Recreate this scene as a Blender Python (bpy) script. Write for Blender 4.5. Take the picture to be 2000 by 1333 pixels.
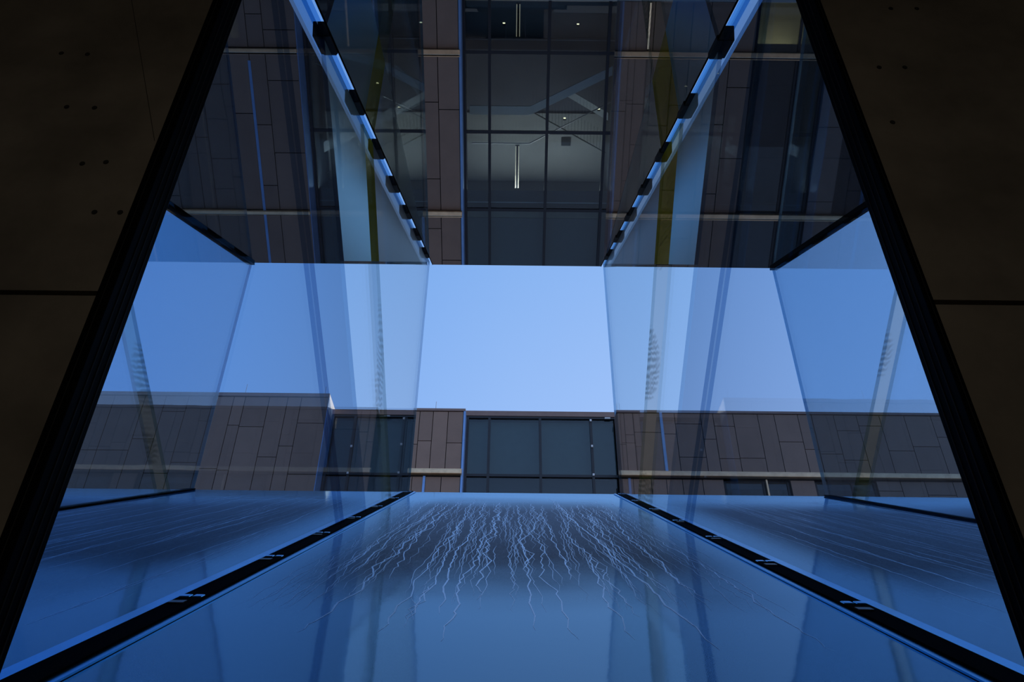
import bpy, math, random
from mathutils import Vector, Matrix

for o in list(bpy.data.objects):
    bpy.data.objects.remove(o)
SC = bpy.context.scene
COL = SC.collection
R = math.radians
EYE = 1.6                       # eye height above the room floor
SLOPE = R(29.0)                 # the glazed chute climbs at 29 degrees
CS, SN = math.cos(SLOPE), math.sin(SLOPE)
random.seed(7)

# ------------------------------------------------------------------ camera
cd = bpy.data.cameras.new('camera')
cd.sensor_width = 36.0
cd.lens = 36.0 * 1600.0 / 2000.0
cd.clip_start, cd.clip_end = 0.02, 500
cam = bpy.data.objects.new('camera', cd)
cam.location = (0, 0, EYE)
cam.matrix_world = Matrix.Translation((0, 0, EYE)) @ Matrix.Rotation(R(90 + 36), 4, 'X') @ Matrix.Rotation(R(0.6), 4, 'Z')
COL.objects.link(cam)
SC.camera = cam

# ------------------------------------------------------------------ view
SC.view_settings.view_transform = 'Standard'
SC.view_settings.look = 'None'
SC.view_settings.exposure = 0.0
SC.view_settings.gamma = 1.0
SC.view_settings.use_curve_mapping = False
try:
    SC.cycles.max_bounces = 14
    SC.cycles.transparent_max_bounces = 40
    SC.cycles.glossy_bounces = 8
except Exception:
    pass

# ------------------------------------------------------------------ world: clear evening sky
W = bpy.data.worlds.new('evening_sky')
SC.world = W
W.use_nodes = True
nt = W.node_tree
nt.nodes.clear()
N = nt.nodes.new
out = N('ShaderNodeOutputWorld'); bg = N('ShaderNodeBackground')
tc = N('ShaderNodeTexCoord'); sep = N('ShaderNodeSeparateXYZ')
nt.links.new(tc.outputs['Generated'], sep.inputs[0])
rampz = N('ShaderNodeValToRGB')
nt.links.new(sep.outputs['Z'], rampz.inputs[0])
el = rampz.color_ramp.elements
el[0].position = 0.0; el[0].color = (0.46, 0.50, 0.62, 1)
el[1].position = 1.0; el[1].color = (0.11, 0.26, 0.66, 1)
for p, c in ((0.22, (0.42, 0.54, 0.82)), (0.50, (0.325, 0.515, 0.93)), (0.66, (0.255, 0.455, 0.88))):
    e = el.new(p); e.color = (*c, 1)
mx = N('ShaderNodeMixRGB'); mx.blend_type = 'MULTIPLY'; mx.inputs[0].default_value = 1
rampx = N('ShaderNodeValToRGB')
mr = N('ShaderNodeMapRange'); mr.inputs[1].default_value = -1; mr.inputs[2].default_value = 1
nt.links.new(sep.outputs['X'], mr.inputs[0]); nt.links.new(mr.outputs[0], rampx.inputs[0])
ex = rampx.color_ramp.elements
ex[0].position = 0.2; ex[0].color = (0.28, 0.62, 0.88, 1)
ex[1].position = 0.8; ex[1].color = (1.40, 1.22, 1.08, 1)
e = ex.new(0.5); e.color = (0.97, 1.0, 1.0, 1)
nt.links.new(rampz.outputs[0], mx.inputs[1]); nt.links.new(rampx.outputs[0], mx.inputs[2])
nt.links.new(mx.outputs[0], bg.inputs[0]); bg.inputs[1].default_value = 1.0
nt.links.new(bg.outputs[0], out.inputs[0])

# low sun behind the office building, off to the right
sd = bpy.data.lights.new('sun', 'SUN'); sd.energy = 6.0; sd.color = (1.0, 0.80, 0.62); sd.angle = R(0.6)
sun = bpy.data.objects.new('sun', sd)
sun.rotation_euler = Vector((0.86, 0.45, 0.22)).to_track_quat('Z', 'Y').to_euler()
COL.objects.link(sun)


# ------------------------------------------------------------------ materials
def mat(name):
    m = bpy.data.materials.new(name); m.use_nodes = True
    m.node_tree.nodes.clear()
    o = m.node_tree.nodes.new('ShaderNodeOutputMaterial')
    return m, m.node_tree, o

def node(t, kind, **kw):
    n = t.nodes.new(kind)
    for k, v in kw.items():
        if k in n.inputs:
            n.inputs[k].default_value = v
        else:
            setattr(n, k, v)
    return n

def pbr(name, col, rough=0.5, metal=0.0, var=0.0, scale=6.0, bump=0.0, emit=None, estr=0.0, spec=0.5, stretch=None):
    m, t, o = mat(name)
    b = t.nodes.new('ShaderNodeBsdfPrincipled')
    b.inputs['Base Color'].default_value = (*col, 1)
    b.inputs['Roughness'].default_value = rough
    b.inputs['Metallic'].default_value = metal
    b.inputs['Specular IOR Level'].default_value = spec
    if emit:
        b.inputs['Emission Color'].default_value = (*emit, 1)
        b.inputs['Emission Strength'].default_value = estr
    if var or bump:
        c = t.nodes.new('ShaderNodeTexCoord')
        n = node(t, 'ShaderNodeTexNoise', Scale=scale, Detail=5.0, Roughness=0.6)
        if stretch:
            mp = t.nodes.new('ShaderNodeMapping'); mp.inputs['Scale'].default_value = stretch
            t.links.new(c.outputs['Object'], mp.inputs[0]); t.links.new(mp.outputs[0], n.inputs['Vector'])
        else:
            t.links.new(c.outputs['Object'], n.inputs['Vector'])
        if var:
            r = t.nodes.new('ShaderNodeValToRGB')
            r.color_ramp.elements[0].position = 0.3; r.color_ramp.elements[1].position = 0.7
            r.color_ramp.elements[0].color = (*[x * (1 - var) for x in col], 1)
            r.color_ramp.elements[1].color = (*[x * (1 + var) for x in col], 1)
            t.links.new(n.outputs[0], r.inputs[0]); t.links.new(r.outputs[0], b.inputs['Base Color'])
        if bump:
            bp = node(t, 'ShaderNodeBump', Strength=bump, Distance=0.02)
            t.links.new(n.outputs[0], bp.inputs['Height']); t.links.new(bp.outputs[0], b.inputs['Normal'])
    t.links.new(b.outputs[0], o.inputs[0])
    return m

def fresnel(t, ior=1.5, normal=None):
    """dielectric reflectance that is the same from both sides of a thin sheet"""
    g = t.nodes.new('ShaderNodeNewGeometry')
    mr_ = t.nodes.new('ShaderNodeMapRange')
    mr_.inputs[3].default_value = ior; mr_.inputs[4].default_value = 1.0 / ior
    t.links.new(g.outputs['Backfacing'], mr_.inputs[0])
    f = t.nodes.new('ShaderNodeFresnel')
    t.links.new(mr_.outputs[0], f.inputs['IOR'])
    if normal:
        t.links.new(normal, f.inputs['Normal'])
    return f

def sheet_glass(name, tint, ior=1.5, rough=0.0, wave=0.0, wscale=1.2, gcol=(1, 1, 1), haze=0.0, hcol=(0.8, 0.9, 1), hrough=0.35, trans=0.0, tilt=0.0):
    m, t, o = mat(name)
    tr = t.nodes.new('ShaderNodeBsdfTransparent'); tr.inputs[0].default_value = (*tint, 1)
    gl = t.nodes.new('ShaderNodeBsdfGlossy'); gl.inputs[0].default_value = (*gcol, 1); gl.inputs['Roughness'].default_value = rough
    nrm = None
    if wave:
        c = t.nodes.new('ShaderNodeTexCoord')
        n = node(t, 'ShaderNodeTexNoise', Scale=wscale, Detail=1.0)
        t.links.new(c.outputs['Object'], n.inputs['Vector'])
        bp = node(t, 'ShaderNodeBump', Strength=wave, Distance=0.01)
        t.links.new(n.outputs[0], bp.inputs['Height'])
        nrm = bp.outputs[0]
        t.links.new(nrm, gl.inputs['Normal'])
    f = fresnel(t, ior)
    mix = t.nodes.new('ShaderNodeMixShader')
    t.links.new(f.outputs[0], mix.inputs[0]); t.links.new(tr.outputs[0], mix.inputs[1]); t.links.new(gl.outputs[0], mix.inputs[2])
    last = mix
    if haze or trans:
        hz = t.nodes.new('ShaderNodeBsdfGlossy'); hz.inputs[0].default_value = (*hcol, 1); hz.inputs['Roughness'].default_value = hrough
        if tilt:                       # normals tipped downward so the added veil picks up sky
            g_ = t.nodes.new('ShaderNodeNewGeometry')
            va = t.nodes.new('ShaderNodeVectorMath'); va.operation = 'ADD'; va.inputs[1].default_value = (0, SN * tilt, -CS * tilt)
            vn = t.nodes.new('ShaderNodeVectorMath'); vn.operation = 'NORMALIZE'
            t.links.new(g_.outputs['Normal'], va.inputs[0]); t.links.new(va.outputs[0], vn.inputs[0])
            t.links.new(vn.outputs[0], hz.inputs['Normal'])
        m2 = t.nodes.new('ShaderNodeMixShader'); 
        gb = t.nodes.new('ShaderNodeNewGeometry')      # haze only on the face the light enters by
        hf = t.nodes.new('ShaderNodeMapRange'); hf.inputs[3].default_value = haze; hf.inputs[4].default_value = 0.0
        t.links.new(gb.outputs['Backfacing'], hf.inputs[0]); t.links.new(hf.outputs[0], m2.inputs[0])
        t.links.new(last.outputs[0], m2.inputs[1]); t.links.new(hz.outputs[0], m2.inputs[2])
        last = m2
        if trans:
            tl = t.nodes.new('ShaderNodeBsdfTranslucent'); tl.inputs[0].default_value = (*hcol, 1)
            m3 = t.nodes.new('ShaderNodeMixShader'); m3.inputs[0].default_value = trans
            t.links.new(last.outputs[0], m3.inputs[1]); t.links.new(tl.outputs[0], m3.inputs[2])
            last = m3
    t.links.new(last.outputs[0], o.inputs[0])
    return m

M = {}
M['concrete'] = pbr('board_marked_concrete', (0.22, 0.19, 0.155), 0.85, var=0.35, scale=3.5, bump=0.3)
M['hole'] = pbr('tie_hole_shadow_cone', (0.02, 0.018, 0.015), 0.9)
M['black'] = pbr('black_anodised_aluminium', (0.003, 0.003, 0.003), 0.6, var=0.2, scale=20, spec=0.03)
M['gasket'] = pbr('grey_rubber_gasket', (0.03, 0.03, 0.03), 0.6, var=0.2, scale=30, spec=0.1)
M['fin'] = sheet_glass('blue_tinted_fin_glass', (0.78, 0.855, 0.93), 1.25, gcol=(0.22, 0.27, 0.32))
M['veil'] = sheet_glass('blue_sky_veil_glass', (0.95, 0.98, 1.0), 1.25, gcol=(0.3, 0.3, 0.3), haze=0.48, hcol=(0.52, 0.88, 1.0), hrough=0.28, tilt=0.42)  # veil of reflected sky put into the far panes of the fin
M['veil2'] = sheet_glass('grey_sky_veil_glass', (0.96, 0.98, 0.99), 1.25, gcol=(0.3, 0.3, 0.3), haze=0.24, hcol=(0.80, 0.97, 1.0), hrough=0.32, tilt=0.42)
M['veil_mid'] = sheet_glass('mid_sky_veil_glass', (0.93, 0.97, 0.98), 1.25, gcol=(0.8, 0.8, 0.8))  # middle of the reflected veil, put in as a paler tint
M['darkline'] = sheet_glass('dark_reflection_tint', (0.64, 0.74, 0.85), 1.25, gcol=(0.2, 0.2, 0.2))  # dark line of the reflection, tinted into the glass
M['veil_low'] = sheet_glass('low_sky_veil_glass', (0.96, 0.97, 0.98), 1.25, gcol=(0.5, 0.55, 0.6))  # lowest part of the reflected veil, put in as a paler tint
M['edge'] = sheet_glass('polished_glass_edge', (0.55, 0.75, 0.9), 1.6, haze=0.25, hcol=(0.55, 0.8, 1.0), hrough=0.3)
M['band'] = sheet_glass('deep_blue_glass_edge', (0.45, 0.72, 0.92), 1.3, gcol=(0.4, 0.5, 0.6))
M['side'] = sheet_glass('wavy_side_wall_glass', (0.70, 0.80, 0.87), 1.5, wave=0.16, wscale=1.1)
M['chan'] = pbr('black_foot_channel', (0.004, 0.004, 0.004), 0.9, var=0.2, scale=20, spec=0.02)
M['steel'] = pbr('wet_steel_strip', (0.10, 0.52, 0.92), 0.25, metal=0.9, var=0.1, scale=8)
M['clamp'] = pbr('black_clamp', (0.012, 0.011, 0.010), 0.5, var=0.2, scale=20)
M['bronze'] = pbr('bronze_clamp_plate', (0.16, 0.11, 0.075), 0.35, metal=0.6, var=0.2, scale=20)

# yellow streak reflected in the glass, coloured in with its wavy marks
def yellow(name, tint, hc, k):
    m, t, o = mat(name)
    tr = t.nodes.new('ShaderNodeBsdfTransparent')
    c = t.nodes.new('ShaderNodeTexCoord')
    wv = node(t, 'ShaderNodeTexWave', Scale=9.0, Distortion=6.0, Detail=1.0)
    wv.bands_direction = 'Z'
    t.links.new(c.outputs['Object'], wv.inputs['Vector'])
    n = node(t, 'ShaderNodeTexNoise', Scale=2.2, Detail=0.0)
    t.links.new(c.outputs['Object'], n.inputs['Vector'])
    rp = t.nodes.new('ShaderNodeValToRGB'); rp.color_ramp.elements[0].position = 0.56; rp.color_ramp.elements[1].position = 0.62
    t.links.new(n.outputs[0], rp.inputs[0])
    mul = t.nodes.new('ShaderNodeMath'); mul.operation = 'MULTIPLY'
    t.links.new(wv.outputs['Fac'], mul.inputs[0]); t.links.new(rp.outputs[0], mul.inputs[1])
    cm = t.nodes.new('ShaderNodeMixRGB')
    cm.inputs[1].default_value = (*tint, 1); cm.inputs[2].default_value = (*[x * 0.72 for x in tint], 1)
    t.links.new(mul.outputs[0], cm.inputs[0]); t.links.new(cm.outputs[0], tr.inputs[0])
    df = t.nodes.new('ShaderNodeBsdfDiffuse'); df.inputs[0].default_value = (*hc, 1)
    tl = t.nodes.new('ShaderNodeBsdfTranslucent'); tl.inputs[0].default_value = (*hc, 1)
    a = t.nodes.new('ShaderNodeMixShader'); a.inputs[0].default_value = 0.5
    t.links.new(df.outputs[0], a.inputs[1]); t.links.new(tl.outputs[0], a.inputs[2])
    b = t.nodes.new('ShaderNodeMixShader'); b.inputs[0].default_value = k
    t.links.new(tr.outputs[0], b.inputs[1]); t.links.new(a.outputs[0], b.inputs[2])
    t.links.new(b.outputs[0], o.inputs[0])
    return m
M['yellow'] = yellow('yellow_reflection_tint', (0.80, 0.80, 0.72), (1.0, 0.76, 0.07), 0.34)
M['yellow2'] = yellow('weak_yellow_reflection_tint', (0.84, 0.86, 0.86), (0.85, 0.70, 0.25), 0.06)
M['olive'] = yellow('olive_reflection_tint', (0.84, 0.85, 0.84), (0.8, 0.65, 0.08), 0.07)

# mirrored canopy glass
def canopy_mat():
    m, t, o = mat('mirrored_canopy_glass')
    gl = t.nodes.new('ShaderNodeBsdfGlossy'); gl.inputs[0].default_value = (0.56, 0.55, 0.55, 1); gl.inputs['Roughness'].default_value = 0.0
    df = t.nodes.new('ShaderNodeBsdfDiffuse'); df.inputs[0].default_value = (0.02, 0.022, 0.026, 1)
    c = t.nodes.new('ShaderNodeTexCoord')
    n = node(t, 'ShaderNodeTexNoise', Scale=0.9, Detail=0.0)
    t.links.new(c.outputs['Object'], n.inputs['Vector'])
    bp = node(t, 'ShaderNodeBump', Strength=0.01, Distance=0.01)
    t.links.new(n.outputs[0], bp.inputs['Height']); t.links.new(bp.outputs[0], gl.inputs['Normal'])
    mix = t.nodes.new('ShaderNodeMixShader'); mix.inputs[0].default_value = 0.95
    t.links.new(df.outputs[0], mix.inputs[1]); t.links.new(gl.outputs[0], mix.inputs[2])
    t.links.new(mix.outputs[0], o.inputs[0])
    return m
M['canopy'] = canopy_mat()

# wet stone chute: a smooth sheet of water at the lip and low down, thin broken film in between
def water_mat():
    m, t, o = mat('wet_stone_chute')
    c = t.nodes.new('ShaderNodeTexCoord'); s = t.nodes.new('ShaderNodeSeparateXYZ')
    t.links.new(c.outputs['Object'], s.inputs[0])
    # wavering of the film edge
    n0 = node(t, 'ShaderNodeTexNoise', Scale=1.6, Detail=2.0)
    t.links.new(c.outputs['Object'], n0.inputs['Vector'])
    def rng(src, a, b, c_, d):
        r = t.nodes.new('ShaderNodeMapRange'); r.interpolation_type = 'SMOOTHSTEP'
        for i, v in enumerate((a, b, c_, d)):
            r.inputs[i + 1].default_value = v
        t.links.new(src, r.inputs[0]); return r.outputs[0]
    def mth(op, a, b):
        q = t.nodes.new('ShaderNodeMath'); q.operation = op
        for i, v in enumerate((a, b)):
            if isinstance(v, (int, float)): q.inputs[i].default_value = v
            else: t.links.new(v, q.inputs[i])
        return q.outputs[0]
    aw = mth('ADD', s.outputs['Y'], mth('MULTIPLY', mth('SUBTRACT', n0.outputs[0], 0.5), 0.7))
    lo = rng(aw, 1.75, 2.75, 0, 1)
    hi = rng(aw, 4.5, 5.75, 1, 0)
    ax = mth('ABSOLUTE', mth('ADD', s.outputs['X'], -0.035), 0)
    fin = rng(mth('ABSOLUTE', mth('SUBTRACT', ax, 0.785), 0), 0.05, 0.36, 0.12, 1)
    mask = mth('MULTIPLY', mth('MULTIPLY', lo, hi), fin)
    # fine flow grain
    mp = t.nodes.new('ShaderNodeMapping'); mp.inputs['Scale'].default_value = (46, 7, 1)
    t.links.new(c.outputs['Object'], mp.inputs[0])
    n1 = node(t, 'ShaderNodeTexNoise', Scale=1.0, Detail=4.0, Distortion=1.2)
    t.links.new(mp.outputs[0], n1.inputs['Vector'])
    n2 = node(t, 'ShaderNodeTexNoise', Scale=9.0, Detail=6.0)
    t.links.new(c.outputs['Object'], n2.inputs['Vector'])
    mp3 = t.nodes.new('ShaderNodeMapping'); mp3.inputs['Scale'].default_value = (70, 22, 1)
    t.links.new(c.outputs['Object'], mp3.inputs[0])
    n3 = node(t, 'ShaderNodeTexNoise', Scale=1.0, Detail=5.0, Roughness=0.7, Distortion=2.0)
    t.links.new(mp3.outputs[0], n3.inputs['Vector'])
    # film
    rp = t.nodes.new('ShaderNodeValToRGB')
    rp.color_ramp.elements[0].position = 0.35; rp.color_ramp.elements[0].color = (0.030, 0.034, 0.042, 1)
    rp.color_ramp.elements[1].position = 0.75; rp.color_ramp.elements[1].color = (0.20, 0.22, 0.25, 1)
    t.links.new(n3.outputs[0], rp.inputs[0])
    def wet(dcol, gcol, rough, ior, src, bstr):
        d = t.nodes.new('ShaderNodeBsdfDiffuse')
        if isinstance(dcol, tuple): d.inputs[0].default_value = (*dcol, 1)
        else: t.links.new(dcol, d.inputs[0])
        g = t.nodes.new('ShaderNodeBsdfGlossy'); g.inputs[0].default_value = (*gcol, 1); g.inputs['Roughness'].default_value = rough
        bp_ = node(t, 'ShaderNodeBump', Strength=bstr, Distance=0.01)
        t.links.new(src, bp_.inputs['Height'])
        t.links.new(bp_.outputs[0], d.inputs['Normal']); t.links.new(bp_.outputs[0], g.inputs['Normal'])
        f = t.nodes.new('ShaderNodeFresnel'); f.inputs['IOR'].default_value = ior
        q = t.nodes.new('ShaderNodeMixShader')
        t.links.new(f.outputs[0], q.inputs[0]); t.links.new(d.outputs[0], q.inputs[1]); t.links.new(g.outputs[0], q.inputs[2])
        return q
    A = wet(rp.outputs[0], (0.40, 0.41, 0.45), 0.36, 1.36, n3.outputs[0], 0.40)
    B = wet((0.02, 0.09, 0.20), (0.55, 0.81, 1.0), 0.06, 2.7, n2.outputs[0], 0.035)
    mix = t.nodes.new('ShaderNodeMixShader')
    t.links.new(mask, mix.inputs[0]); t.links.new(B.outputs[0], mix.inputs[1]); t.links.new(A.outputs[0], mix.inputs[2])
    t.links.new(mix.outputs[0], o.inputs[0])
    return m
M['water'] = water_mat()
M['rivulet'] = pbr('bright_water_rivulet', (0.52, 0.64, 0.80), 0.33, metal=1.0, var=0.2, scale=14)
M['stone'] = pbr('dark_stone', (0.05, 0.05, 0.055), 0.7, var=0.3, scale=8)

M['clad'] = [pbr('brown_cladding_%d' % i, c, 0.55, var=0.08, scale=1.2) for i, c in enumerate(((0.285, 0.172, 0.117), (0.265, 0.160, 0.109), (0.300, 0.182, 0.124)))]
M['backing'] = pbr('dark_cladding_joint', (0.02, 0.016, 0.015), 0.9)
M['cope'] = pbr('brown_coping', (0.27, 0.17, 0.135), 0.45, var=0.1, scale=2)
M['ledge'] = pbr('bronze_ledge', (0.85, 0.56, 0.32), 0.32, metal=0.7, var=0.15, scale=3)
M['trim'] = pbr('pale_blue_metal_trim', (0.22, 0.38, 0.66), 0.4, metal=0.4, var=0.1, scale=2)
M['mull'] = pbr('dark_mullion', (0.018, 0.018, 0.022), 0.45, var=0.15, scale=4)
M['pane'] = sheet_glass('office_glass', (0.62, 0.72, 0.76), 1.5)
M['blind'] = pbr('grey_roller_blind', (0.20, 0.22, 0.20), 0.9, var=0.06, scale=3)
M['blind2'] = pbr('stone_grey_roller_blind', (0.20, 0.20, 0.185), 0.9, var=0.06, scale=3)
M['wallin'] = pbr('office_inner_wall', (0.40, 0.40, 0.40), 0.9, var=0.05, scale=1)
M['walldk'] = pbr('dark_inner_wall', (0.15, 0.16, 0.20), 0.9, var=0.08, scale=1)
M['slab'] = pbr('floor_slab_edge', (0.05, 0.06, 0.075), 0.8, var=0.1, scale=2)
M['beige'] = pbr('beige_sill', (0.34, 0.28, 0.20), 0.8, var=0.1, scale=3)
M['white'] = pbr('white_metal', (0.82, 0.80, 0.78), 0.5, var=0.05, scale=4)
M['stair'] = pbr('stair_plaster', (0.72, 0.74, 0.74), 0.8, var=0.05, scale=2)
M['rail'] = pbr('stair_rail_metal', (0.30, 0.31, 0.33), 0.4, metal=0.5, var=0.05, scale=4)
M['raildk'] = pbr('dark_rail_metal', (0.05, 0.055, 0.06), 0.4, metal=0.5, var=0.05, scale=4)
M['lamp'] = pbr('warm_lamp_tube', (0.9, 0.8, 0.65), 0.5, emit=(1.0, 0.80, 0.55), estr=0.55)
M['spot'] = pbr('warm_downlight', (0.9, 0.8, 0.65), 0.5, emit=(1.0, 0.82, 0.5), estr=5.0)
M['warm'] = pbr('warm_room_wall', (0.42, 0.34, 0.22), 0.9, var=0.1, scale=1.5)
M['paving'] = pbr('pale_paving', (0.34, 0.30, 0.26), 0.85, var=0.15, scale=1.5)
M['host'] = pbr('grey_stone_facade', (0.24, 0.26, 0.30), 0.8, var=0.1, scale=0.6)
M['room'] = pbr('dim_room_plaster', (0.10, 0.09, 0.08), 0.9, var=0.2, scale=2)


# ------------------------------------------------------------------ mesh helpers
class MB:
    def __init__(s): s.v = []; s.f = []
    def box(s, x0, x1, y0, y1, z0, z1):
        n = len(s.v)
        s.v += [(x0, y0, z0), (x1, y0, z0), (x1, y1, z0), (x0, y1, z0), (x0, y0, z1), (x1, y0, z1), (x1, y1, z1), (x0, y1, z1)]
        s.f += [tuple(n + i for i in q) for q in ((0, 3, 2, 1), (4, 5, 6, 7), (0, 1, 5, 4), (1, 2, 6, 5), (2, 3, 7, 6), (3, 0, 4, 7))]
        return s
    def prism_x(s, pts, x0, x1):
        """polygon in (y, z), counter-clockwise seen from +x, extruded along x"""
        n = len(s.v); k = len(pts)
        area = sum(pts[i][0] * pts[(i + 1) % k][1] - pts[(i + 1) % k][0] * pts[i][1] for i in range(k))
        if area < 0: pts = pts[::-1]
        s.v += [(x0, *p) for p in pts] + [(x1, *p) for p in pts]
        s.f += [tuple(n + i for i in reversed(range(k))), tuple(n + k + i for i in range(k))]
        s.f += [(n + i, n + (i + 1) % k, n + k + (i + 1) % k, n + k + i) for i in range(k)]
        return s
    def prism_y(s, pts, y0, y1):
        """polygon in (x, z) extruded along y"""
        n = len(s.v); k = len(pts)
        area = sum(pts[i][0] * pts[(i + 1) % k][1] - pts[(i + 1) % k][0] * pts[i][1] for i in range(k))
        if area < 0: pts = pts[::-1]
        s.v += [(p[0], y0, p[1]) for p in pts] + [(p[0], y1, p[1]) for p in pts]
        s.f += [tuple(n + i for i in range(k)), tuple(n + k + i for i in reversed(range(k)))]
        s.f += [(n + i, n + k + i, n + k + (i + 1) % k, n + (i + 1) % k) for i in range(k)]
        return s
    def tube(s, p, q, r, k=6):
        p, q = Vector(p), Vector(q); d = (q - p).normalized()
        u = d.orthogonal().normalized(); w = d.cross(u)
        n = len(s.v)
        for c in (p, q):
            for i in range(k):
                t = 2 * math.pi * i / k
                s.v.append(tuple(c + u * (r * math.cos(t)) + w * (r * math.sin(t))))
        s.f += [(n + i, n + (i + 1) % k, n + k + (i + 1) % k, n + k + i) for i in range(k)]
        s.f += [tuple(n + i for i in reversed(range(k))), tuple(n + k + i for i in range(k))]
        return s
    def mesh(s, name):
        me = bpy.data.meshes.new(name); me.from_pydata(s.v, [], s.f); me.update(); return me
    def build(s, name, m, parent=None, bevel=0.0):
        o = bpy.data.objects.new(name, s.mesh(name)); o.data.materials.append(m)
        COL.objects.link(o)
        if parent is not None: o.parent = parent
        if bevel:
            b = o.modifiers.new('bevel', 'BEVEL'); b.width = bevel; b.segments = 2
        return o

def tag(o, label=None, cat=None, group=None, kind=None):
    if label: o['label'] = label
    if cat: o['category'] = cat
    if group: o['group'] = group
    if kind: o['kind'] = kind
    return o

def empty(name, loc=(0, 0, 0), rot=(0, 0, 0)):
    o = bpy.data.objects.new(name, None); o.location = loc; o.rotation_euler = rot
    o.empty_display_size = 0.2
    COL.objects.link(o); return o

def strip(name, pts_near, pts_far, x0, x1, m, parent):
    return MB().prism_x([pts_near[0], pts_near[1], pts_far[1], pts_far[0]], x0, x1).build(name, m, parent)


# ================================================================== the room the picture is taken from
wf = empty('wall_front', (0, 1.125, 0)); tag(wf, kind='structure')
Y0, Y1 = 0.0, 0.075
JZ = EYE + 0.912                 # recessed joint between the two lifts of concrete
XL, XR = -0.732, 0.743
for x0, x1 in ((-3.2, XL), (XR, 3.2)):
    MB().box(x0, x1, Y0, Y1, 0, JZ - 0.0055).build('concrete_panel', M['concrete'], wf)
    MB().box(x0, x1, Y0, Y1, JZ + 0.0055, 4.4).build('concrete_panel', M['concrete'], wf)
    MB().box(x0, x1, Y0 + 0.04, Y1, JZ - 0.0055, JZ + 0.0055).build('recessed_joint', M['hole'], wf)
MB().box(XL, XR, Y0, Y1, 0, EYE + 0.20).build('concrete_panel', M['concrete'], wf)
MB().box(XL, XR, Y0, Y1, EYE + 2.47, 4.4).build('concrete_panel', M['concrete'], wf)
for x, z in ((-1.028, 1.611), (-0.968, 1.608), (-0.954, 1.422), (-0.894, 1.420), (-0.865, 1.246), (-0.819, 1.251), (-0.750, 1.111), (-0.799, 1.111),
             (0.908, 1.824), (0.971, 1.825), (0.820, 1.590), (0.878, 1.591), (0.800, 1.400)):
    MB().tube((x, -0.0012, EYE + z), (x, 0.02, EYE + z), 0.0055, 12).build('tie_hole', M['hole'], wf)
# slanting cold joint at the upper left
MB().prism_y([(-0.9315, EYE + 1.83), (-0.9305, EYE + 1.83), (-0.7385, EYE + 1.317), (-0.7395, EYE + 1.317)], -0.0008, 0.01).build('cold_joint', M['hole'], wf)

fr = empty('window_1', (0, 1.125, EYE)); tag(fr, kind='structure')
for sgn, xo, xi in ((-1, XL, -0.7055), (1, XR, 0.7275)):
    a, b = min(xo, xi), max(xo, xi)
    MB().box(a, b, -0.004, 0.072, 0.20, 2.47).build('frame_jamb', M['black'], fr, 0.0015)
    for yy in (0.018, 0.036, 0.056):
        x_ = xi
        MB().box(min(x_, x_ - sgn * 0.0012), max(x_, x_ - sgn * 0.0012), yy, yy + 0.0016, 0.20, 2.47).build('frame_gasket', M['gasket'], fr)
    xm = (xo + xi) / 2
    MB().box(xm - 0.0007, xm + 0.0007, -0.0052, -0.003, 0.20, 2.47).build('frame_gasket', M['gasket'], fr)
MB().box(XL, XR, -0.004, 0.072, 0.20, 0.235).build('frame_sill', M['black'], fr, 0.0015)
MB().box(XL, XR, -0.004, 0.072, 2.435, 2.47).build('frame_head', M['black'], fr, 0.0015)

tag(MB().box(-3.2, 3.2, -3.6, 1.2, -0.1, 0).build('floor', M['room']), kind='structure')
tag(MB().box(-3.2, 3.2, -3.6, 1.2, 4.4, 4.5).build('ceiling', M['room']), kind='structure')
tag(MB().box(-34, 34, -16, 1.05, 4.5, 15.5).build('wall_upper', M['host']), kind='structure')
rl = bpy.data.lights.new('room_fill', 'AREA'); rl.size = 1.2; rl.energy = 12.0; rl.color = (1.0, 0.90, 0.74)  # added fill light, out of view, lifts the dark concrete
ro = bpy.data.objects.new('room_fill', rl); ro.location = (0, -2.2, 4.3); COL.objects.link(ro)
tag(MB().box(-3.3, 3.3, -3.7, -3.6, 0, 4.4).build('wall_back', M['room']), kind='structure')
tag(MB().box(-3.3, -3.2, -3.6, 1.2, 0, 4.4).build('wall_left', M['room']), kind='structure')
tag(MB().box(3.2, 3.3, -3.6, 1.2, 0, 4.4).build('wall_right', M['room']), kind='structure')

# ================================================================== the sloping glazed chute
# everything here is laid out in (x, a, b): a runs up the slope, b is square to it
SL = dict(loc=(0, 0, EYE), rot=(SLOPE, 0, 0))
BC, BW = 1.555, -0.374           # canopy and water planes
TV = SN / CS                     # a-shift per b of a plumb edge
AF = 6.08 + TV * 0.374           # far plumb edge: a = AF + TV*b
def far(b): return AF + TV * b
AN = 1.205 / CS
def near(b): return AN + TV * b
FIN = {'L': -0.748, 'R': 0.812}
OUT = {'L': -2.325, 'R': 2.315}

# --- water chute
wc = empty('water_chute', **SL)
tag(wc, 'dark wet stone chute with wriggling white rivulets sloping down to the window', 'water feature')
MB().prism_x([(near(BW) + 0.01, BW), (far(BW), BW), (far(BW - 0.12), BW - 0.12), (near(BW - 0.12) + 0.01, BW - 0.12)], -4.2, 4.2).build('stone_bed', M['water'], wc)

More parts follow.
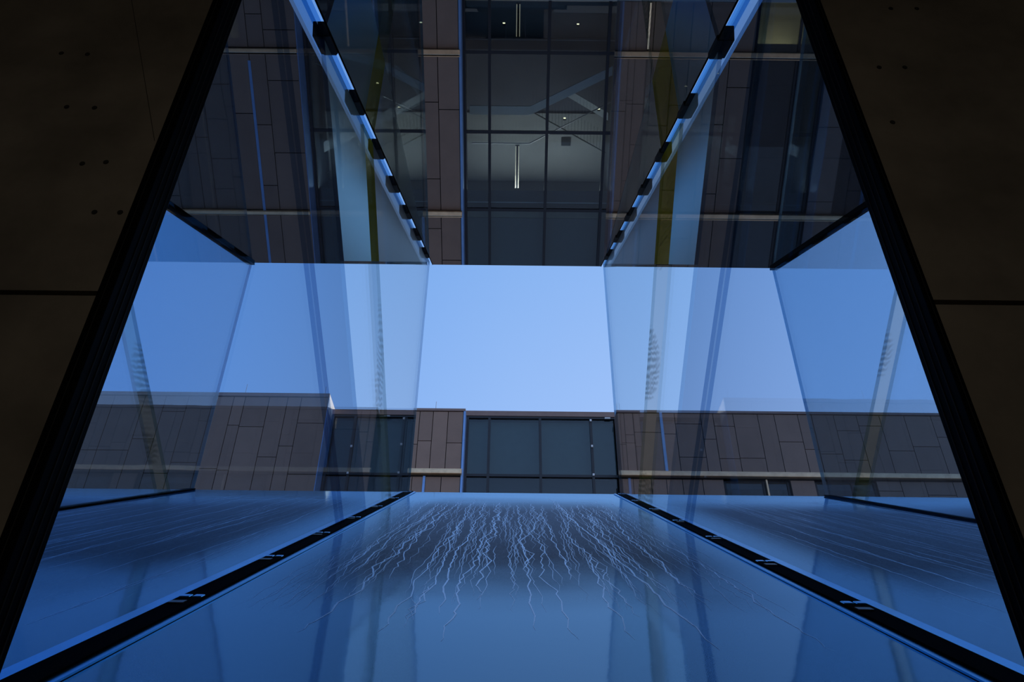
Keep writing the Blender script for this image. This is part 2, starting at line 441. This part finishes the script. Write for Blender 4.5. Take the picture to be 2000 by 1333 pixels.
rv = MB()
def ribbon(path, w):
    """low three-sided ridge of water following a path of (x, a)"""
    n0 = len(rv.v); k = len(path)
    for i, (x, a) in enumerate(path):
        fade = min(1.0, i / 4.0, (k - 1 - i) / 7.0) * 0.85 + 0.15
        h = w * fade
        rv.v += [(x - h, a, BW + 0.0004), (x, a, BW + 0.0004 + h * 0.05), (x + h, a, BW + 0.0004)]
    for i in range(k - 1):
        p = n0 + 3 * i
        rv.f += [(p, p + 1, p + 4, p + 3), (p + 1, p + 2, p + 5, p + 4)]
rr = random.Random(11)
def meander(x, a0, a1, amp, w):
    p = [(x, a0)]; a = a0; d = 1; drift = rr.uniform(-0.012, 0.012)
    run = 0
    while a > a1:
        st = rr.uniform(0.02, 0.055)
        a -= st
        if run <= 0:
            d = -d if rr.random() < 0.8 else d
            run = rr.randint(1, 3); k = rr.uniform(0.25, 1.0)
        run -= 1
        x += d * amp * k + drift * st
        p.append((x, a))
    ribbon(p, w)
    return p
for i in range(19):                      # strong streams in the middle bay
    x = -0.52 + 1.10 * (i + rr.uniform(0.1, 0.9)) / 19
    p = meander(x, rr.uniform(4.6, 5.6), rr.uniform(1.5, 2.5), rr.uniform(0.004, 0.0085), rr.uniform(0.0014, 0.0026))
    if rr.random() < 0.6:
        j = rr.randint(8, len(p) - 8)
        meander(p[j][0], p[j][1], max(1.8, p[j][1] - rr.uniform(0.4, 1.2)), 0.010, 0.0016)
for i in range(330):                      # fine ones
    x = rr.uniform(-0.60, 0.66); a0 = rr.uniform(2.8, 5.4)
    meander(x, a0, max(1.9, a0 - rr.uniform(0.4, 1.5)), rr.uniform(0.003, 0.007), rr.uniform(0.0005, 0.0011))
for s_ in ((-2.28, -0.95), (1.02, 2.27)):  # straighter runs in the side bays
    for i in range(70):
        x = rr.uniform(*s_); a0 = rr.uniform(3.0, 5.6)
        meander(x, a0, max(1.7, a0 - rr.uniform(0.5, 2.2)), 0.004, rr.uniform(0.0008, 0.0018))
rvo = rv.build('rivulets', M['rivulet'], wc); rvo['kind'] = 'stuff'; rvo['label'] = 'thin white wriggling streams of running water'

# --- canopy of mirrored glass, one sheet for each bay, open slots above the fins
cp = empty('glass_canopy', **SL)
tag(cp, 'dark mirrored glass canopy sloping overhead, reflecting the offices upside down', 'canopy')
for x0, x1 in ((OUT['L'] + 0.02, FIN['L'] - 0.060), (FIN['L'] + 0.036, FIN['R'] - 0.030), (FIN['R'] + 0.060, OUT['R'] - 0.02)):
    MB().prism_x([(near(BC) + 0.01, BC), (far(BC), BC), (far(BC + 0.03), BC + 0.03), (near(BC + 0.03) + 0.01, BC + 0.03)], x0, x1).build('canopy_pane', M['canopy'], cp)
for x in (FIN['L'] + 0.033, FIN['R'] - 0.030):
    MB().prism_x([(near(BC), BC - 0.004), (far(BC) - 0.002, BC - 0.004), (far(BC) - 0.002, BC + 0.034), (near(BC), BC + 0.034)], x, x + 0.004).build('pane_edge_seal', M['black'], cp)

# --- inner fins
def fin(side, label):
    X = FIN[side]; sg = -1 if side == 'L' else 1
    t = 0.009
    r = empty('glass_fin', **SL); tag(r, label, 'glass panel', 'inner glass fins')
    b0, b1 = BW + 0.004, BC - 0.014
    if side == 'L':
        dk = lambda b: 3.217 - 0.72 * (b - 0.198)
        bd = lambda b: 4.166 - 0.669 * (b + 0.191)
        y0 = lambda b: 4.593 - 0.542 * (b - 0.194)
        y1 = lambda b: 4.860 - 0.542 * (b - 0.207)
    else:
        dk = lambda b: 3.361 - 0.72 * (b - 0.181)
        bd = lambda b: 3.956 - 0.639 * (b - 0.162)
        y0 = lambda b: 4.386 - 0.528 * (b - 0.454)
        y1 = lambda b: 4.818 - 0.500 * (b - 0.498)
    dk2 = lambda b: dk(b) + 0.10
    def piece(name, fa, fb, m, e=0.0):
        g = 0.0008
        MB().prism_x([(fa(b0) + g, b0), (fb(b0) - g, b0), (fb(b1) - g, b1), (fa(b1) + g, b1)], X - t - e, X + t + e).build(name, m, r)
    piece('clear_pane', near, dk, M['fin'])
    piece('dark_reflection_strip', dk, dk2, M['darkline'])
    piece('clear_pane', dk2, bd, M['fin'])
    # far part: reflected sky veil and yellow streak built in, edges set from the camera
    def cut(f, k):                    # where an edge line meets a line rising along the fin
        b = 0.2
        for _ in range(30): b = k * f(b)
        return b
    fe = lambda b: far(b) - 0.014
    def tiers(fa, fb, hi, mid, lo):
        g = 0.0008
        la, lb = (lambda k: (fa(cut(fa, k)) + g, cut(fa, k))), (lambda k: (fb(cut(fb, k)) - g, cut(fb, k)))
        bot = [(fa(b0) + g, b0), (fb(b0) - g, b0)]; top = [(fa(b1) + g, b1), (fb(b1) - g, b1)]
        l1, l2 = [la(0.039), lb(0.039)], [la(0.221), lb(0.221)]
        for (nm, m), (p, q) in zip((lo, mid, hi), ((bot, l1), (l1, l2), (l2, top))):
            MB().prism_x([p[0], p[1], q[1], q[0]], X - t, X + t).build(nm, m, r)
    tiers(bd, y0, ('sky_veil_pane', M['veil']), ('mid_veil_pane', M['veil_mid']), ('low_veil_pane', M['veil_low']))
    tiers(y0, y1, ('yellow_reflection_strip', M['yellow']), ('yellow_reflection_strip', M['yellow2']), ('yellow_reflection_strip', M['olive']))
    tiers(y1, fe, ('sky_veil_pane', M['veil2']), ('mid_veil_pane', M['veil_mid']), ('low_veil_pane', M['veil_low']))
    piece('polished_edge', lambda b: far(b) - 0.014, far, M['edge'])
    MB().prism_x([(near(b1), b1 + 0.001), (fe(b1), b1 + 0.001), (fe(BC + 0.026), BC + 0.026), (near(BC + 0.026), BC + 0.026)], X - t, X + t).build('top_edge_band', M['band'], r)
    # clamps in the canopy slot
    for i in range(7):
        a = 2.99 + 0.617 * i
        c = MB().box(X - 0.034, X + 0.034, a, a + 0.15, BC - 0.012, BC + 0.05).build('top_clamp', M['clamp'], r, 0.003)
        MB().box(X - 0.026, X + 0.026, a + 0.153, a + 0.165, BC - 0.008, BC + 0.04).build('clamp_plate', M['bronze'], c)
    # foot: black channel, steel strips each side, clamps
    def ln(name, x0, x1, z0, z1, m):
        xa, xb = X - sg * x0, X - sg * x1          # offsets towards the middle bay
        MB().prism_x([(near(BW) + 0.02, BW + z0), (far(BW) - 0.03, BW + z0), (far(BW) - 0.03, BW + z1), (near(BW) + 0.02, BW + z1)], min(xa, xb), max(xa, xb)).build(name, m, r)
    ln('foot_channel', -0.016, 0.042, 0.0012, 0.010, M['chan'])
    ln('steel_strip', -0.058, -0.016, 0.0012, 0.005, M['steel'])
    ln('steel_strip', 0.042, 0.060, 0.0012, 0.005, M['steel'])
    for i in range(7):
        a = 1.96 + 0.666 * i
        xa, xb = X - sg * -0.018, X - sg * 0.044
        c = MB().box(min(xa, xb) + 0.004, max(xa, xb) - 0.034, a - 0.013, a + 0.013, BW + 0.004, BW + 0.0125).build('foot_clamp', M['steel'], r, 0.002)
        MB().box(min(xa, xb) + 0.034, max(xa, xb) - 0.006, a - 0.013, a + 0.013, BW + 0.004, BW + 0.0125).build('clamp_half', M['steel'], c, 0.002)
        MB().box(min(xa, xb) + 0.008, max(xa, xb) - 0.02, a - 0.085, a - 0.06, BW + 0.004, BW + 0.0125).build('clamp_plate', M['bronze'], c)
    return r
fin('L', 'glass fin with a painted yellow reflection standing left of the middle water run')
fin('R', 'glass fin with a painted yellow reflection standing right of the middle water run')

# --- outer side walls of glass
def side(sd, label):
    X = OUT[sd]; t = 0.012
    r = empty('glass_side_wall', **SL); tag(r, label, 'glass panel', 'outer glass side walls')
    b0, b1 = BW + 0.004, BC + 0.02
    ys = (lambda b: 5.38 - 0.62 * (b + 0.229)) if sd == 'L' else (lambda b: 5.374 - 0.58 * (b + 0.295))
    ye = lambda b: ys(b) + 0.20
    yz = lambda b: ys(b) - 0.20
    def piece(name, fa, fb, m):
        MB().prism_x([(fa(b0) + 0.0008, b0), (fb(b0) - 0.0008, b0), (fb(b1) - 0.0008, b1), (fa(b1) + 0.0008, b1)], X - t, X + t).build(name, m, r)
    piece('wavy_pane', near, ys, M['side'])
    piece('olive_reflection_strip', ys, ye, M['olive'])  # yellow streak reflected in the wall, tinted into the glass
    piece('wavy_pane', ye, lambda b: far(b) - 0.008, M['side'])
    piece('polished_edge', lambda b: far(b) - 0.008, far, M['edge'])
    MB().prism_x([(near(b1), BC - 0.02), (far(BC), BC - 0.02), (far(BC), BC + 0.05), (near(b1), BC + 0.05)], X - 0.03, X + 0.03).build('head_channel', M['chan'], r)
    MB().prism_x([(near(BW) + 0.02, BW + 0.001), (far(BW) - 0.02, BW + 0.001), (far(BW) - 0.02, BW + 0.012), (near(BW) + 0.02, BW + 0.012)], X - 0.03, X + 0.03).build('foot_channel', M['chan'], r)
side('L', 'wavy reflecting glass wall closing the chute on the far left')
side('R', 'wavy reflecting glass wall closing the chute on the far right')

# ================================================================== the square and the office building
GZ = EYE + 2.3
gy = far(BW - 0.12) * CS - (BW - 0.12) * SN + 0.02
tag(MB().box(-80, 110, gy, 90, GZ - 0.4, GZ).build('ground', M['paving']), kind='structure')

for x0, x1 in ((-80, -4.25), (4.25, 110)):
    tag(MB().box(x0, x1, 1.3, gy - 0.01, GZ - 4.0, GZ).build('ground', M['paving']), kind='structure')
YG = 38.0                                    # curtain wall plane
ob = empty('office_building', (0, YG, GZ))
tag(ob, 'brown panel-clad office building with tall dark curtain walls beyond the chute', 'building')
def Z(z): return z + EYE - GZ                # heights measured from the eye -> building frame
ZB = 0.0
def part(mb, name, m, parent=ob, bevel=0.0): return mb.build(name, m, parent, bevel)

# solid cores behind the cladding (right wing stretched out of view to shade the chute)
def volume(x0, x1, y, ztop, z0=None):
    z0 = ZB if z0 is None else z0
    return part(MB().box(x0, x1, y - YG + 0.07, 9.0, z0, Z(ztop) - 0.05), 'wall_core', M['backing'])
def clad(core, edges, y, z0, z1, rnd, gap=0.035, hmin=2.2, hmax=4.6):
    for x0, x1 in zip(edges[:-1], edges[1:]):
        cuts, z = [z0], z0 - rnd.uniform(0, 2.0)
        while z < z1:
            z += rnd.uniform(hmin, hmax)
            if z - cuts[-1] > 0.5 and z1 - z > 0.5: cuts.append(z)
        cuts.append(z1)
        for a, b in zip(cuts[:-1], cuts[1:]):
            MB().box(x0 + gap / 2, x1 - gap / 2, y - YG, y - YG + 0.06, a + gap / 2, b - gap / 2).build('cladding_panel', rnd.choice(M['clad']), core)
rnd = random.Random(3)
L1, L2, L3 = 4.45, 11.70, 18.80              # ledge levels
# left block
YB, TB = 36.8, 23.14
cb = volume(-40, -9.62, YB, TB)
be = [-9.62, -11.06, -11.78, -12.75, -14.02, -14.62, -15.7, -17.0, -18.2, -19.3, -20.9, -22.2, -23.6, -25.0][::-1]
for z0, z1 in ((ZB, Z(L1) - 0.1), (Z(L1) + 0.16, Z(L2) - 0.1), (Z(L2) + 0.16, Z(TB) - 0.22)):
    clad(cb, be, YB, z0, z1, rnd)
part(MB().box(-40, -9.60, YB - YG - 0.06, 2.0, Z(TB) - 0.2, Z(TB)), 'coping', M['cope'])
part(MB().box(-9.66, -9.60, YB - YG + 0.02, 0.0, ZB, Z(TB) - 0.2), 'return_cladding', M['trim'])
part(MB().box(-9.66, -9.595, YB - YG + 0.0, 1.9, Z(22.2), Z(TB) - 0.02), 'sunlit_corner', M['white'])  # sunlit top of the side wall, its brightness put into white colour
for zl in (L1, L2):
    part(MB().box(-40, -9.62, YB - YG - 0.16, YB - YG + 0.06, Z(zl) - 0.06, Z(zl) + 0.12), 'ledge', M['ledge'], bevel=0.03)
part(MB().box(-11.85, -11.73, YB - YG - 0.03, YB - YG + 0.02, Z(4.9), Z(14.6)), 'corner_trim', M['trim'])
# middle pier
YP, TP = 37.0, 22.42
ZS = 15.2                                    # the piers change width here
cpier = volume(-4.30, -2.42, YP, ZS)
cpt = volume(-5.12, -2.42, YP, TP, Z(ZS))
for z0, z1 in ((ZB, Z(L1) - 0.1), (Z(L1) + 0.2, Z(L2) - 0.1), (Z(L2) + 0.2, Z(ZS))):
    clad(cpier, [-4.24, -3.45, -2.50], YP, z0, z1, rnd)
clad(cpt, [-5.10, -4.9, -4.24, -3.45, -2.50], YP, Z(ZS), Z(L3) - 0.32, rnd)
clad(cpt, [-5.10, -4.78, -4.08, -3.30, -2.50], YP, Z(L3) + 0.06, Z(TP) - 0.16, rnd, hmin=1.4, hmax=3.0)
part(MB().box(-5.14, -2.40, YP - YG - 0.05, 1.5, Z(TP) - 0.14, Z(TP)), 'coping', M['cope'])
part(MB().box(-2.49, -2.38, YP - YG - 0.03, YP - YG + 0.9, ZB, Z(TP) - 0.12), 'corner_trim', M['trim'])
part(MB().box(-4.36, -4.24, YP - YG - 0.03, YP - YG + 0.4, Z(L2) + 0.2, Z(L3) - 0.3), 'corner_trim', M['trim'])
for zl, xa in ((L1, -4.3), (L2, -4.3), (18.66, -5.14)):
    part(MB().box(xa, -2.44, YP - YG - 0.22, YP - YG + 0.06, Z(zl) - 0.10, Z(zl) + 0.13), 'ledge', M['ledge'], bevel=0.03)
    part(MB().box(xa, -2.44, YP - YG - 0.10, YP - YG + 0.06, Z(zl) + 0.18, Z(zl) + 0.22), 'drip_rail', M['ledge'])
# right wing
TR = 22.45
cr = volume(4.70, 10.62, YP, ZS)
crm = volume(5.55, 10.62, YP, L3, Z(ZS))
cr2 = volume(13.9, 15.15, YP, L3)
cr3 = volume(18.2, 70.0, YP, L3)
crt = volume(5.55, 70.0, YP, TR, Z(L3))
lowe = [4.72, 5.35, 6.1, 7.0, 7.75, 8.55, 9.55, 10.60]
for z0, z1 in ((ZB, Z(L1) - 0.1), (Z(L1) + 0.2, Z(L2) - 0.1), (Z(L2) + 0.2, Z(L3) - 0.32)):
    clad(cr, lowe, YP, z0, min(z1, Z(ZS)), rnd)
    clad(cr2, [13.92, 15.13], YP, z0, z1, rnd)
    clad(cr3, [18.2, 19.4, 20.6, 22.0, 23.3, 24.6], YP, z0, z1, rnd)
clad(crt, [5.56, 5.9, 6.36, 7.8, 8.55, 9.92, 10.57, 11.62, 12.91, 13.78, 15.02, 15.75, 16.9, 18.1, 19.3, 20.6, 22.0, 23.3, 24.6], YP, Z(L3) + 0.06, Z(TR) - 0.16, rnd, hmin=1.4, hmax=3.2)
clad(crm, [5.56] + lowe[2:], YP, Z(ZS), Z(L3) - 0.32, rnd)
part(MB().box(5.53, 70, YP - YG - 0.05, 1.5, Z(TR) - 0.14, Z(TR)), 'coping', M['cope'])
part(MB().box(7.76, 7.90, YP - YG - 0.05, YP - YG + 0.02, Z(18.9), Z(TR) - 0.14), 'corner_trim', M['trim'])
part(MB().box(4.66, 4.74, YP - YG - 0.03, YP - YG + 0.9, ZB, Z(ZS)), 'corner_trim', M['trim'])
for zl, xa in ((L1, 4.7), (L2, 4.7), (18.66, 5.5)):
    part(MB().box(xa, 26, YP - YG - 0.22, YP - YG + 0.06, Z(zl) - 0.10, Z(zl) + 0.13), 'ledge', M['ledge'], bevel=0.03)
    part(MB().box(xa, 26, YP - YG - 0.10, YP - YG + 0.06, Z(zl) + 0.18, Z(zl) + 0.22), 'drip_rail', M['ledge'])
# windows of the right wing
for xa, xb, lv in ((10.62, 13.9, ((0.0, Z(L1) - 0.1), (Z(L1) + 0.25, Z(L2) - 0.1), (Z(L2) + 0.25, Z(L3) - 0.35))),
                   (15.15, 18.2, ((Z(L2) + 0.25, Z(L3) - 0.35),))):
    for i, (za, zb) in enumerate(lv):
        w = part(MB().box(xa, xa + 0.12, -0.85, -0.7, za, zb), 'window_frame', M['mull'])
        MB().box(xb - 0.12, xb, -0.85, -0.7, za, zb).build('frame_stile', M['mull'], w)
        MB().box((xa + xb) / 2 + 0.3, (xa + xb) / 2 + 0.4, -0.85, -0.7, za, zb).build('frame_stile', M['mull'], w)
        MB().box(xa + 0.12, xb - 0.12, -0.80, -0.78, za, zb).build('window_pane', M['pane'], w)
        MB().box(xa, xb, 1.4, 1.6, za, zb).build('room_wall', M['warm'] if (i == 0 and xa < 12) else M['walldk'], w)
        MB().box(xa + 0.12, xb - 0.12, -0.7, -0.6, zb - 0.35, zb).build('lamp_screen', M['slab'], w)  # added box, hides the room light from below
        MB().box(xa - 0.05, xb + 0.05, -0.7, 1.6, zb, zb + 0.1).build('room_ceiling', M['slab'], w)
part(MB().box(15.15, 18.2, -0.85, 1.4, ZB, Z(L2) + 0.2), 'wall_core', M['backing'])

# curtain walls
def curtain(x0, x1, xs, z0, z1, transoms, x1top=None):
    cw = part(MB().box(x0, x1, 0.55, 0.75, z1 - 0.1, z1), 'curtain_wall', M['slab'])
    zs = [z0] + transoms + [z1]
    for x in xs:
        MB().box(x - 0.065, x + 0.065, -0.12, 0.12, z0, z1).build('mullion', M['mull'], cw)
    for z in transoms:
        MB().box(x0, x1, -0.10, 0.10, z - 0.07, z + 0.07).build('transom', M['mull'], cw)
    edges = [x0] + [x for x in xs if x0 + 0.1 < x < x1 - 0.1] + [x1]
    for xa, xb in zip(edges[:-1], edges[1:]):
        for za, zb in zip(zs[:-1], zs[1:]):
            if xb - xa > 0.2:
                MB().box(xa + 0.05, xb - 0.05, -0.012, 0.012, za + 0.05, zb - 0.05).build('glass_pane', M['pane'], cw)
    return cw
TG = 22.85
tl = [Z(4.5), Z(8.05), Z(11.76)]
cwr = curtain(-2.40, 4.68, [-2.32, -1.16, 1.54, 4.24], ZB, Z(ZS), tl)
cwrt = curtain(-2.40, 5.50, [-2.32, -1.16, 1.54, 4.24], Z(ZS), Z(TG) - 0.4, [Z(19.05)])
cwl = curtain(-9.60, -4.32, [-9.5, -8.32, -5.6], ZB, Z(ZS), tl)
cwlt = curtain(-9.60, -5.14, [-9.5, -8.32, -5.6], Z(ZS), Z(TG) - 0.4, [Z(19.05)])
for x0, x1 in ((-2.44, 5.56), (-9.62, -5.1)):
    part(MB().box(x0, x1, -0.14, 8.0, Z(TG) - 0.30, Z(TG)), 'coping', M['cope'])
    part(MB().box(x0, x1, -0.10, 0.6, Z(TG) - 0.42, Z(TG) - 0.30), 'head_rail', M['mull'])
for x, zz in ((4.24, (22.3, 20.75, 19.1)), (-8.32, (20.6, 19.05))):
    for z in zz:
        part(MB().box(x - 0.05, x + 0.05, -0.20, -0.12, Z(z) - 0.06, Z(z) + 0.06), 'bracket', M['white'], bevel=0.01)
part(MB().box(5.0, 5.3, -0.18, -0.1, Z(22.42), Z(22.5)), 'bracket', M['white'], bevel=0.01)
# linings behind the glass
for x0, x1, xt in ((-2.40, 4.68, 5.5), (-9.60, -4.32, -5.14)):
    ins = part(MB().box(x0, max(xt, x1), 3.4, 3.6, ZB, Z(TG) - 0.4), 'inner_wall', M['walldk'])
    MB().box(min(x0, x0), max(xt, x1), 0.30, 0.33, Z(19.15), Z(TG) - 0.45).build('roller_blind', M['blind'], ins)
    MB().box(x0, max(xt, x1), 0.3, 3.4, Z(18.3), Z(19.0)).build('floor_slab', M['slab'], ins)
    MB().box(x0, max(xt, x1), 0.2, 0.3, Z(18.05), Z(18.2)).build('sill', M['beige'], ins)
    MB().box(x0, max(xt, x1), 0.30, 0.33, Z(12.25), Z(18.0)).build('roller_blind', M['blind2'], ins)
    MB().box(x0, x1, 0.28, 0.35, Z(11.86), Z(12.22)).build('sill', M['beige'], ins)
    MB().box(x0, x1, 0.25, 3.4, Z(11.02), Z(11.7)).build('floor_slab', M['slab'], ins)
    MB().box(x0, x1, 0.22, 0.32, Z(10.86), Z(11.7)).build('slab_fascia', M['slab'], ins)
    MB().box(x0, x1, 0.18, 0.24, Z(11.42), Z(11.46)).build('cable_tray', M['white'], ins)
    MB().box(x0, x1, 3.3, 3.38, Z(7.55), Z(11.0)).build('wall_lining', M['wallin'], ins)
    MB().box(x0, x1, 0.6, 3.4, Z(4.05), Z(4.4)).build('floor_slab', M['slab'], ins)
    MB().box(x0, x1, 0.55, 0.65, Z(3.88), Z(4.4)).build('slab_fascia', M['slab'], ins)  # added to hide the lower fill light from view
    MB().box(x0, x1, 0.5, 0.55, Z(3.95), Z(3.99)).build('cable_tray', M['rail'], ins)
    MB().box(x0 - 0.05, x0, 0.15, 3.4, ZB, Z(TG) - 0.4).build('side_lining', M['slab'], ins)
    MB().box(x1, x1 + 0.05, 0.15, 3.4, ZB, Z(ZS)).build('side_lining', M['slab'], ins)
    # daylight tubes of the stair hall ceiling
    ld = bpy.data.lights.new('hall_light', 'AREA'); ld.shape = 'RECTANGLE'; ld.size = x1 - x0 - 0.6; ld.size_y = 0.5; ld.energy = 260; ld.color = (1.0, 0.95, 0.88)
    lo = bpy.data.objects.new('hall_light', ld); lo.location = ((x0 + x1) / 2, YG + 0.75, EYE + 11.0); COL.objects.link(lo)
for x0, x1 in ((-2.40, 4.68), (-9.60, -4.32)):
    ld = bpy.data.lights.new('lower_hall_fill', 'AREA'); ld.shape = 'RECTANGLE'; ld.size = x1 - x0 - 0.6; ld.size_y = 0.5; ld.energy = 26; ld.color = (0.55, 0.75, 1.0)  # added fill light, gives the lowest floor its navy tone
    lo = bpy.data.objects.new('lower_hall_fill', ld); lo.location = ((x0 + x1) / 2, YG + 1.6, EYE + 4.03); COL.objects.link(lo)
ld = bpy.data.lights.new('shop_light', 'AREA'); ld.size = 1.5; ld.energy = 40; ld.color = (1.0, 0.8, 0.5)
lo = bpy.data.objects.new('shop_light', ld); lo.location = (12.3, YG + 0.5, EYE + L1 - 0.14); COL.objects.link(lo)
part(MB().box(12.70, 12.78, YP - YG - 0.02, YP - YG + 0.12, Z(L1) + 0.3, Z(L3) - 0.3), 'corner_trim', M['ledge'])  # golden glint on the corner, made as a bronze strip
MB().box(2.42, 2.90, 3.24, 3.29, Z(8.75), Z(9.15)).build('wall_vent', M['raildk'], ins)

# lightning rods
for x, y, z0, h in ((-14.2, YB, TB, 0.75), (-9.95, YB, TB, 0.65), (-4.0, YP, TP, 0.62), (5.75, YP, TR, 0.6)):
    part(MB().tube((x, y - YG + 0.3, Z(z0) - 0.02), (x, y - YG + 0.3, Z(z0) + h), 0.013), 'lightning_rod', M['rail'])

# --- stairs seen through the glass (independent of the facade)
def band(mb, pts, h, y0, y1):
    for (xa, za), (xb, zb) in zip(pts[:-1], pts[1:]):
        mb.prism_y([(xa, za), (xb, zb), (xb, zb + h), (xa, za + h)], y0, y1)
    return mb
def stair(label, flights, rails, loc):
    s = empty('staircase', loc); tag(s, label, 'staircase', 'staircases in the office building')
    for pts, h, y0, y1 in flights:
        band(MB(), pts, h, y0, y1).build('stair_flight', M['stair'], s)
    for pts, m, y in rails:
        mb = MB()
        for (xa, za), (xb, zb) in zip(pts[:-1], pts[1:]):
            mb.tube((xa, y, za), (xb, y, zb), 0.03)
        mb.build('handrail', m, s)
        mb = MB()
        for (xa, za), (xb, zb) in zip(pts[:-1], pts[1:]):
            n = max(2, int(abs(xb - xa) / 0.16))
            for i in range(n):
                x = xa + (xb - xa) * i / n; z = za + (zb - za) * i / n
                mb.tube((x, y, z - 1.0), (x, y, z), 0.008, 4)
        b = mb.build('balusters', m, s); b['kind'] = 'stuff'
    return s
sz = EYE
stair('pale switchback staircase behind the middle curtain wall, seen reflected',
      [([(-2.15, 6.98), (0.75, 6.98)], 0.40, 1.0, 1.3), ([(0.75, 6.98), (4.6, 5.12)], 0.40, 1.0, 1.3), ([(2.6, 6.25), (4.6, 7.35)], 0.36, 1.9, 2.2)],
      [([(-2.05, 8.75), (0.75, 8.75)], M['rail'], 1.15), ([(0.75, 8.75), (4.6, 6.75)], M['rail'], 1.15), ([(0.9, 7.35), (4.6, 9.3)], M['raildk'], 2.0)], (0, YG, sz))
stair('pale bent staircase behind the left curtain wall, seen reflected',
      [([(-8.3, 4.45), (-7.4, 4.62), (-5.54, 5.2), (-4.9, 5.7), (-4.45, 6.3)], 0.42, 1.0, 1.3), ([(-4.45, 6.45), (-6.85, 7.6), (-9.4, 8.85)], 0.5, 1.6, 1.9)],
      [([(-9.4, 5.1), (-4.5, 7.4)], M['rail'], 1.15), ([(-4.45, 8.0), (-9.4, 10.4)], M['raildk'], 1.75)], (0, YG, sz))

# --- lamps in the offices
def tube_lamp(label, x, z0, z1, y=1.0):
    l = empty('tube_lamp', (x, YG + y, EYE + z0)); tag(l, label, 'lamp', 'upright tube lamps in the offices')
    MB().box(-0.10, 0.10, 0.0, 0.06, -0.06, 0.0).build('end_cap', M['mull'], l)
    for dx in (-0.07, 0.07):
        MB().tube((dx, 0.03, 0), (dx, 0.03, z1 - z0), 0.020, 8).build('light_tube', M['lamp'], l)
    MB().box(-0.05, 0.05, 0.03, 0.06, 0, z1 - z0).build('backplate', M['mull'], l)
tube_lamp('pair of upright warm light tubes on the bright upper floor', 0.16, 8.85, 10.9)
tube_lamp('pair of upright warm light tubes on the dark lowest floor', 0.13, 2.45, 3.85)
tl_ = empty('wall_lamp', (5.87, YP - 0.12, GZ)); tag(tl_, 'tall single upright light strip on the brown right wing', 'lamp')
MB().box(-0.035, 0.035, 0, 0.03, 0.06, EYE + 4.26 - GZ).build('light_strip', M['lamp'], tl_)
MB().box(-0.05, 0.05, 0.03, 0.12, 0.0, EYE + 4.30 - GZ).build('backplate', M['mull'], tl_)
def spot(label, x, z, y=1.4):
    l = empty('downlight', (x, YG + y, EYE + z)); tag(l, label, 'lamp', 'small downlights in the offices')
    MB().tube((0, 0, 0), (0, 0, 0.05), 0.055, 10).build('lens', M['spot'], l)
    MB().tube((0, 0, 0.05), (0, 0, 0.12), 0.075, 10).build('housing', M['mull'], l)
for lb, x, z, y in (('small downlight on the dark lowest floor left of the light tubes', -0.53, 3.25, 1.4),
                 ('small downlight on the dark lowest floor right of the light tubes', 2.92, 3.26, 1.4),
                 ('tiny downlight under the middle stair landing rail', 0.85, 8.2, 1.6),
                 ('tiny downlight above the rising flight of the middle stair', 2.45, 7.55, 1.6),
                 ('tiny downlight at the top right of the middle stair', 4.1, 7.1, 1.6),
                 ('tiny downlight above the lower bend of the left stair', -8.1, 5.4, 1.6),
                 ('tiny downlight over the middle of the left stair', -6.6, 6.0, 1.6)):
    spot(lb, x, z, y)
